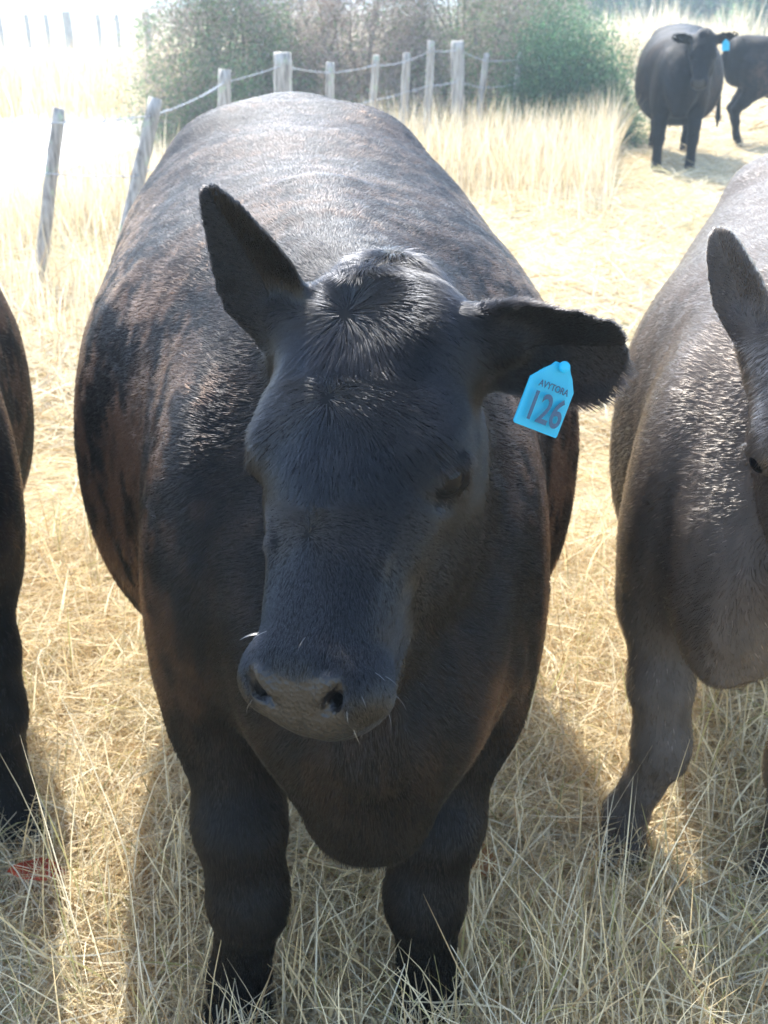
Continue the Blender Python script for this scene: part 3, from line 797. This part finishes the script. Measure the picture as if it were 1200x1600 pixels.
# standing stalks and leaves
def standing(name, P, h0, h1, w, wts, lean=.45, bend=.9):
    n = len(P); rg = .35 + 1.1 * vnoise(P + 71, (1.3, 1.3, 0)); c = pick(rs, n, wts)
    o = blades(name, P, rs.rand(n) * 2 * math.pi, np.abs(rs.randn(n)) * lean * .6, rs.rand(n)**2 * bend, (h0 + (h1 - h0) * rs.rand(n)**1.6) * rg, w * (.6 + .8 * rs.rand(n)), c, rs, levels=6, side=.25)
    o['kind'] = 'stuff'; return o
def clumpy(P, f, lo):
    g = vnoise(P, (f, f, 0)); return P[g > lo]
n = 17000; P = clumpy(scatter(rs, n, .80, 3.2), 2.2, .36)
standing('dry_grass', P, .07, .26, .0034, (5, 4, 2.5, 2.2, 1.5, 1.0, .9, 1.3), .8, 1.4)
n = 8000; P = clumpy(scatter(rs, n, 3.0, 9), .8, .52); P = P[(P[:, 0] < .4 * P[:, 1] * .3 - .2) | (rs.rand(len(P)) < .3)]
standing('dry_grass', P, .10, .35, .005, (4, 4, 3, 2.5, 2, 1, .5, .8), .6, 1.0)

# tall pale grass along the fence and the hedge foot
def tall(P, h0, h1, w, wts, lo, f=.9):
    g = vnoise(P, (f, f, 0)); k = g > lo; P = P[k]; g = g[k]
    o = standing('tall_grass', P, h0, h1, w, wts, .32, .8)
    return o
TW = (4, 5, 5, 2, 1.8, .9, .3, .3)
n = 10000; u = rs.rand(n)
P = np.stack([-3.4 + 4.0 * u + rs.randn(n) * .3, 7.0 + 4.6 * u + rs.randn(n) * .5 + rs.rand(n) * 1.0, 0 * u], 1)
tall(P[P[:, 0] > -3.0], .20, .62, .006, TW, .42)
n = 16000; d = 8.6 + 5.0 * rs.rand(n)**.75; P = np.stack([(-.02 + .225 * rs.rand(n)) * d, d, 0 * d], 1)
near = sstep(P[:, 1] + 1.6 * (vnoise(P + 50, (.9, .9, 0)) - .5), 9.2, 11.4)
tall(P[rs.rand(n) < .10 + .9 * near], .20, .74, .0062, TW, .36)
n = 2600; P = np.stack([-3.2 + 2.0 * rs.rand(n), 4.4 + 2.4 * rs.rand(n), np.zeros(n)], 1)
tall(P, .15, .55, .0045, TW, .42, 1.3)
n = 9000; P = np.stack([-9 + 6.5 * rs.rand(n), 16.6 + 7 * rs.rand(n), np.zeros(n)], 1)
standing('tall_grass', P, .4, 1.0, .012, (4, 4, 2, 2.5, 1, .8, .1, .1), .30, .6)
n = 9000; P = np.stack([4.9 + 4.6 * rs.rand(n), 26 + 8 * rs.rand(n), np.zeros(n)], 1); P = P[P[:, 0] < .305 * P[:, 1] - .3 * (P[:, 1] - 30)]
standing('tall_grass', P, .7, 1.5, .018, (4, 5, 5, 2, 1.5, .5, .1, .1), .22, .5)

# ------------------------------------------------------------------ fence posts and wire
def post(base, top, r, label, sides=12, square=False, seed=0):
    rr = np.random.RandomState(seed + 100); base = np.array(base, float); top = np.array(top, float); base[2] = -.04
    ax = unit(top - base); e1 = unit(np.cross(ax, (0, 1, 0.1))); e2 = np.cross(ax, e1); nl = 14; V = []; F = []
    L = np.linalg.norm(top - base); wob = rr.rand(nl + 1, 2) - .5; lob = rr.rand(sides) * .16
    for i in range(nl + 1):
        t = i / nl; c = ax * (L * t) + e1 * wob[i, 0] * r * .12 + e2 * wob[i, 1] * r * .12
        for j in range(sides):
            a = 2 * math.pi * j / sides
            q = r * (1.06 - .12 * t) * (1 - lob[j] + (rr.rand() - .5) * .07)
            if square: q = r * min(1 / max(abs(math.cos(a)), abs(math.sin(a)), .01), 1.32) * (.98 + .03 * rr.rand())
            if i == nl: q *= .93
            V.append(c + e1 * math.cos(a) * q + e2 * math.sin(a) * q + ax * (r * .35 * (rr.rand() - .4) if i == nl else 0))
    for i in range(nl):
        for j in range(sides): F.append((i * sides + j, i * sides + (j + 1) % sides, (i + 1) * sides + (j + 1) % sides, (i + 1) * sides + j))
    V.append(ax * (L + r * .12)); k = len(V) - 1
    F = F + [(nl * sides + j, nl * sides + (j + 1) % sides, k, k) for j in range(sides)]
    me = bpy.data.meshes.new('fence_post'); me.from_pydata([tuple(v) for v in V], [], [f if f[2] != f[3] else f[:3] for f in F]); me.materials.append(M_wood); me.update()
    for f in me.polygons: f.use_smooth = True
    o = bpy.data.objects.new('fence_post', me); COL.objects.link(o); o.location = base
    return tag(o, label, 'fence post', 'old wooden posts of the paddock fence')

def z0(u, v, d): p = at(u, v, d); p[2] = 0; return p
posts = [
    ((58, 465, 6.55), (92, 170, 6.75), .042, 'grey leaning post furthest along the fence to the left, with a mossy top', False),
    ((166, 500, 5.95), (243, 155, 6.25), .048, 'tall leaning post rising beside the black cow\'s flank', False),
    ((338, 230, 8.4), (351, 110, 8.5), .055, 'round-topped post just above the black cow\'s hip, next to a dead stem', False),
    ((441, 200, 9.0), (441, 83, 9.1), .070, 'thick square-cut post right behind the black cow\'s rump', True),
    ((514, 250, 10.0), (516, 98, 10.1), .044, 'short post whose top just clears the black cow\'s back', False),
    ((572, 250, 11.0), (588, 87, 11.0), .040, 'thin post tilting right, first past the cow\'s back', False),
    ((626, 240, 12.2), (636, 83, 12.2), .046, 'pale post between the thin tilted one and the tall split one', False),
    ((664, 240, 12.0), (674, 65, 12.0), .045, 'tall split post with a sharp top beside the thick flat-topped one', False),
    ((716, 240, 13.0), (715, 65, 13.0), .072, 'thick flat-topped dark post in front of the hedge', True),
    ((740, 240, 13.4), (760, 84, 13.4), .040, 'slim post slanting right, just past the thick flat-topped one', False),
    ((797, 230, 14.2), (812, 82, 14.3), .038, 'small faded post half sunk in the hedge', False)]
tops = []
for i, (b, t, r, lab, sq) in enumerate(posts):
    bb = z0(*b); tt = at(*t); post(bb, tt, r, lab, square=sq, seed=i); tops.append((bb, tt))

def tube_rows(pts, r, sides=5):
    pts = np.array(pts, float); V = []; F = []
    for i, p_ in enumerate(pts):
        d = unit(pts[min(i + 1, len(pts) - 1)] - pts[max(i - 1, 0)]); e1 = unit(np.cross(d, (0.1, .2, 1))); e2 = np.cross(d, e1)
        for j in range(sides):
            a = 2 * math.pi * j / sides; V.append(p_ + r * (e1 * math.cos(a) + e2 * math.sin(a)))
    for i in range(len(pts) - 1):
        for j in range(sides): F.append((i * sides + j, i * sides + (j + 1) % sides, (i + 1) * sides + (j + 1) % sides, (i + 1) * sides + j))
    return V, F
def wire(frac, label, r=.0035):
    rr = np.random.RandomState(int(frac * 100)); V, F = [], []; P = []
    ends = [(np.array((-5.4, 7.3, 0)), np.array((-5.3, 7.4, 1.15)))] + tops
    for (b0, t0), (b1, t1) in zip(ends[:-1], ends[1:]):
        p0, p1 = b0 + (t0 - b0) * frac, b1 + (t1 - b1) * frac
        for k in range(14):
            u = k / 14; q = p0 + (p1 - p0) * u; q[2] -= .16 * u * (1 - u) * np.linalg.norm(p1 - p0) * .25; q[1] -= .05; P.append(q)
    V, F = tube_rows(P, r)
    P = np.array(P); seg = np.linalg.norm(np.diff(P, axis=0), axis=1); cl = np.concatenate([[0], np.cumsum(seg)])
    for x in np.arange(.06, cl[-1], .12):                                   # barbs
        c = np.array([np.interp(x, cl, P[:, a]) for a in range(3)])
        for _ in range(2):
            d = unit(rr.randn(3)); v, f = tube_rows([c - d * .017, c, c + d * .017], r * .8, 3); n0 = len(V); V += v; F += [tuple(i + n0 for i in g) for g in f]
    o = np_mesh('barbed_wire', np.array(V), np.array(F), M_wire); tag(o, label, 'barbed wire', 'strands of the paddock fence')
wire(.93, 'upper strand of barbed wire strung near the tops of the leaning posts')
wire(.66, 'lower strand of barbed wire crossing the leaning posts halfway up')

# ------------------------------------------------------------------ hedge shrubs
def shrub(name, label, cat, c, rad, nleaf, leaf, greens, browns, bshare, seed, group=None, kind=None):
    rr = np.random.RandomState(seed); root = empty(name, (c[0], c[1], 0)); tag(root, label, cat, group, kind)
    rx, ry, h = rad
    # limbs
    V, F = [], []; tips = []
    for i in range(7):
        a = rr.rand() * 6.28; b = rr.rand()**.7; e = np.array((math.cos(a) * rx * b * .8, math.sin(a) * ry * b * .8, h * (.55 + .4 * rr.rand())))
        s0 = np.array((rr.randn() * rx * .12, rr.randn() * ry * .12, 0)); m = (s0 + e) * .5 + rr.randn(3) * .12; m[2] = max(m[2], .2)
        for (p0, p1, r0, r1) in ((s0, m, .022, .014), (m, e, .014, .005)):
            d = unit(p1 - p0); e1 = unit(np.cross(d, (.3, .2, 1))); e2 = np.cross(d, e1); n0 = len(V)
            for p_, r_ in ((p0, r0), (p1, r1)):
                for j in range(5): V.append(p_ + r_ * (e1 * math.cos(j * 1.2566) + e2 * math.sin(j * 1.2566)))
            for j in range(5): F.append((n0 + j, n0 + (j + 1) % 5, n0 + 5 + (j + 1) % 5, n0 + 5 + j))
    np_mesh('branches', np.array(V), np.array(F), M_bark, root)
    # sprays of leaves: clusters on an uneven shell
    nleaf = int(nleaf * 2.2); nc = max(40, nleaf // 42); q = rr.randn(nc, 3); q /= np.linalg.norm(q, axis=1, keepdims=True); q[:, 2] = np.abs(q[:, 2])
    sh = .50 + .58 * rr.rand(nc)**.5; lump = .62 + .78 * vnoise(q + seed, 2.3)
    cc = q * (sh * lump)[:, None] * np.array((rx, ry, h)); low = rr.rand(nc) < .45; cc[low, 2] *= rr.rand(low.sum()); cc[:, 2] = np.maximum(cc[:, 2], .08)
    cs = .09 + .20 * rr.rand(nc); ctone = rr.rand(nc)
    k = rr.randint(0, nc, nleaf); P = cc[k] + rr.randn(nleaf, 3) * (cs[k] * .62)[:, None]; P[:, 2] = np.maximum(P[:, 2], .04)
    d = rr.randn(nleaf, 3); d /= np.linalg.norm(d, axis=1, keepdims=True); e = np.cross(d, rr.randn(nleaf, 3)); e /= np.linalg.norm(e, axis=1, keepdims=True)
    L = leaf * (.6 + .8 * rr.rand(nleaf)); W = L * .33
    br = ((ctone[k] * .7 + .3 * rr.rand(nleaf)) < bshare)
    L = np.where(br, L * 1.5, L); W = np.where(br, W * .55, W)           # bare twigs and dead sprays are long and thin
    V = np.stack([P - d * (L * .5)[:, None], P + e * (W * .5)[:, None], P + d * (L * .5)[:, None], P - e * (W * .5)[:, None]], 1)
    F = np.arange(nleaf * 4).reshape(-1, 4)
    g = np.array(greens)[rr.randint(0, len(greens), nleaf)]; b = np.array(browns)[rr.randint(0, len(browns), nleaf)]
    col = np.where(br[:, None], b, g) * (.42 + 1.05 * ctone[k])[:, None] * (.8 + .4 * rr.rand(nleaf))[:, None]
    np_mesh('foliage', V.reshape(-1, 3), F, M_leaf, root, False, np.repeat(col, 4, 0))
    return root
GR = [(0.124, 0.202, 0.093), (0.171, 0.248, 0.116), (0.101, 0.171, 0.085), (0.217, 0.265, 0.139)]
GB = [(.085, .17, .085), (.12, .23, .11), (.16, .26, .13)]
BR = [(0.474, 0.383, 0.328), (0.583, 0.474, 0.401), (0.383, 0.301, 0.255), (0.51, 0.401, 0.328)]
HG = 'shrubs of the hedge behind the fence'
shrub('hedge_shrub', 'grey-green shrub at the open end of the hedge, beside the pale track', 'shrub', (-1.95, 14.6), (1.15, 1.1, 2.6), 42000, .047, GR, BR, .55, 1, HG)
shrub('hedge_shrub', 'brownest and twiggiest shrub, directly behind the black cow\'s back', 'shrub', (-.35, 15.4), (1.45, 1.2, 2.9), 52000, .047, GR, BR, .76, 2, HG)
shrub('hedge_shrub', 'mixed green and brown shrub behind the thick flat-topped post', 'shrub', (1.25, 15.6), (1.35, 1.2, 2.8), 46000, .047, GR, BR, .60, 3, HG)
shrub('hedge_shrub', 'low rounded green bush closest to the far cow facing us', 'shrub', (2.35, 14.3), (.78, .8, 1.35), 30000, .042, GB, BR, .16, 4, HG)
shrub('hedge_shrub', 'tall leafy shrub at the back of the hedge, over the low rounded bush', 'shrub', (1.9, 17.6), (1.2, 1.3, 2.7), 34000, .047, GR, BR, .55, 5, HG)
for i, (x, y, rx, h, lab) in enumerate([(9.0, 44, 3.0, 3.2, 'distant dark green bush at the left end of the far row'), (13.5, 45, 3.2, 3.6, 'distant dark green bush in the middle of the far row'), (13.2, 37, 2.6, 3.0, 'distant bush standing forward at the right end of the far row')]):
    shrub('far_bush', lab, 'bush', (x, y), (rx, 2.0, h), 20000, .21, GB, BR, .10, 20 + i, 'bushes beyond the tall grass')

# ------------------------------------------------------------------ single long stalks standing loose in the foreground
def stalks(n, xr, dr_, h0, h1, lean):
    x = xr[0] + (xr[1] - xr[0]) * rs.rand(n); d = dr_[0] + (dr_[1] - dr_[0]) * rs.rand(n)
    P = np.stack([x, d, 0 * x], 1); c = pick(rs, n, (5, 5, 3, 2, 1, 1.0, .8, 1.0))
    hgt = h0 + (h1 - h0) * rs.rand(n); az = rs.rand(n) * 2 * math.pi; ln = np.abs(rs.randn(n)) * lean; bd = rs.rand(n)**2 * .8
    blades('dry_grass', P, az, ln, bd, hgt, .0026 * (.7 + .6 * rs.rand(n)), c, rs, levels=6)['kind'] = 'stuff'
stalks(260, (-.62, .62), (1.02, 1.45), .12, .34, .35)
stalks(90, (.18, .62), (1.05, 1.5), .25, .55, .45)
stalks(40, (-.60, -.30), (1.15, 1.6), .30, .60, .18)
stalks(120, (-.9, .9), (1.5, 2.4), .15, .40, .4)

def fallen_leaf(label, c, size, rgb, rz, seed):
    rr = np.random.RandomState(seed); V = []; F = []; nu, nv = 9, 5
    for i in range(nu):
        t = i / (nu - 1); w = .36 * math.sin(math.pi * min(1, t * 1.02))**.8 * (1 + .12 * math.sin(t * 19))
        for j in range(nv):
            q = (j / (nv - 1) - .5) * 2
            V.append((q * w * size, (t - .5) * size, size * (.10 * q * q + .10 * math.sin(t * 4 + 1) + .02 * rr.randn())))
    for i in range(nu - 1):
        for j in range(nv - 1): F.append((i * nv + j, i * nv + j + 1, (i + 1) * nv + j + 1, (i + 1) * nv + j))
    col = np.array(rgb)[None] * (.7 + .6 * rr.rand(len(V), 1))
    o = np_mesh('fallen_leaf', np.array(V), np.array(F), M_leaf, None, True, col)
    o.location = c; o.rotation_euler = (R(32), R(10), rz); return tag(o, label, 'leaf', 'dead leaves lying in the straw')
p_ = z0(52, 1368, 1.6); gp_ = lambda u, v: at(u, v, (CAM_H - .075) / math.tan(R(PITCH) + math.atan((v - 800) / FPX)))
fallen_leaf('red curled dead leaf in the straw near the left-hand cow\'s foreleg', tuple(gp_(56, 1366)), .105, (.45, .07, .03), 1.9, 1)
fallen_leaf('orange-brown dead leaf in the straw beside the black cow\'s foreleg', tuple(gp_(748, 1342)), .09, (.36, .17, .06), .5, 2)

# ------------------------------------------------------------------ far fence across the track
ff = empty('far_fence', (-13.5, 44, 0)); tag(ff, 'faint line of thin posts and rails far beyond the pale track', 'fence')
for k, (x, r_) in enumerate([(-2.6, .09), (-1.6, .09), (-.75, .09), (.25, .09), (.98, .09), (1.75, .17), (2.9, .09), (3.6, .09), (4.7, .12)]):
    V, F = tube_rows([(x, 0, -.05), (x + .02, 0, .6), (x, .02, 1.15 + .1 * (r_ > .11))], r_, 7); np_mesh('post', np.array(V), np.array(F), M_wood, ff)
for z in (1.02, .6):
    V, F = tube_rows([(-2.8, -.07, z), (1, -.07, z - .03), (4.9, -.07, z)], .012, 5); np_mesh('rail', np.array(V), np.array(F), M_wire, ff)

# ------------------------------------------------------------------ the air between here and the far fence
def add_haze(density):
    m = bpy.data.materials.new('air'); m.use_nodes = True; n = m.node_tree.nodes; l = m.node_tree.links
    n.remove(n['Principled BSDF']); v = n.new('ShaderNodeVolumePrincipled'); v.inputs['Color'].default_value = (.74, .90, 1.0, 1)
    v.inputs['Density'].default_value = density; v.inputs['Anisotropy'].default_value = 0.35
    l.new(v.outputs[0], n['Material Output'].inputs['Volume'])
    x0, x1, y0, y1, zb, zt = -402, 402, -42, 702, -1.0, 6.0
    V = [(x, y, z) for x in (x0, x1) for y in (y0, y1) for z in (zb, zt)]
    F = [(0, 1, 3, 2), (4, 6, 7, 5), (0, 4, 5, 1), (2, 3, 7, 6), (0, 2, 6, 4), (1, 5, 7, 3)]
    me = bpy.data.meshes.new('haze'); me.from_pydata(V, [], F); me.materials.append(m); me.update()
    o = bpy.data.objects.new('haze', me); COL.objects.link(o); o['kind'] = 'stuff'
HAZE = 0.0038
if HAZE: add_haze(HAZE)
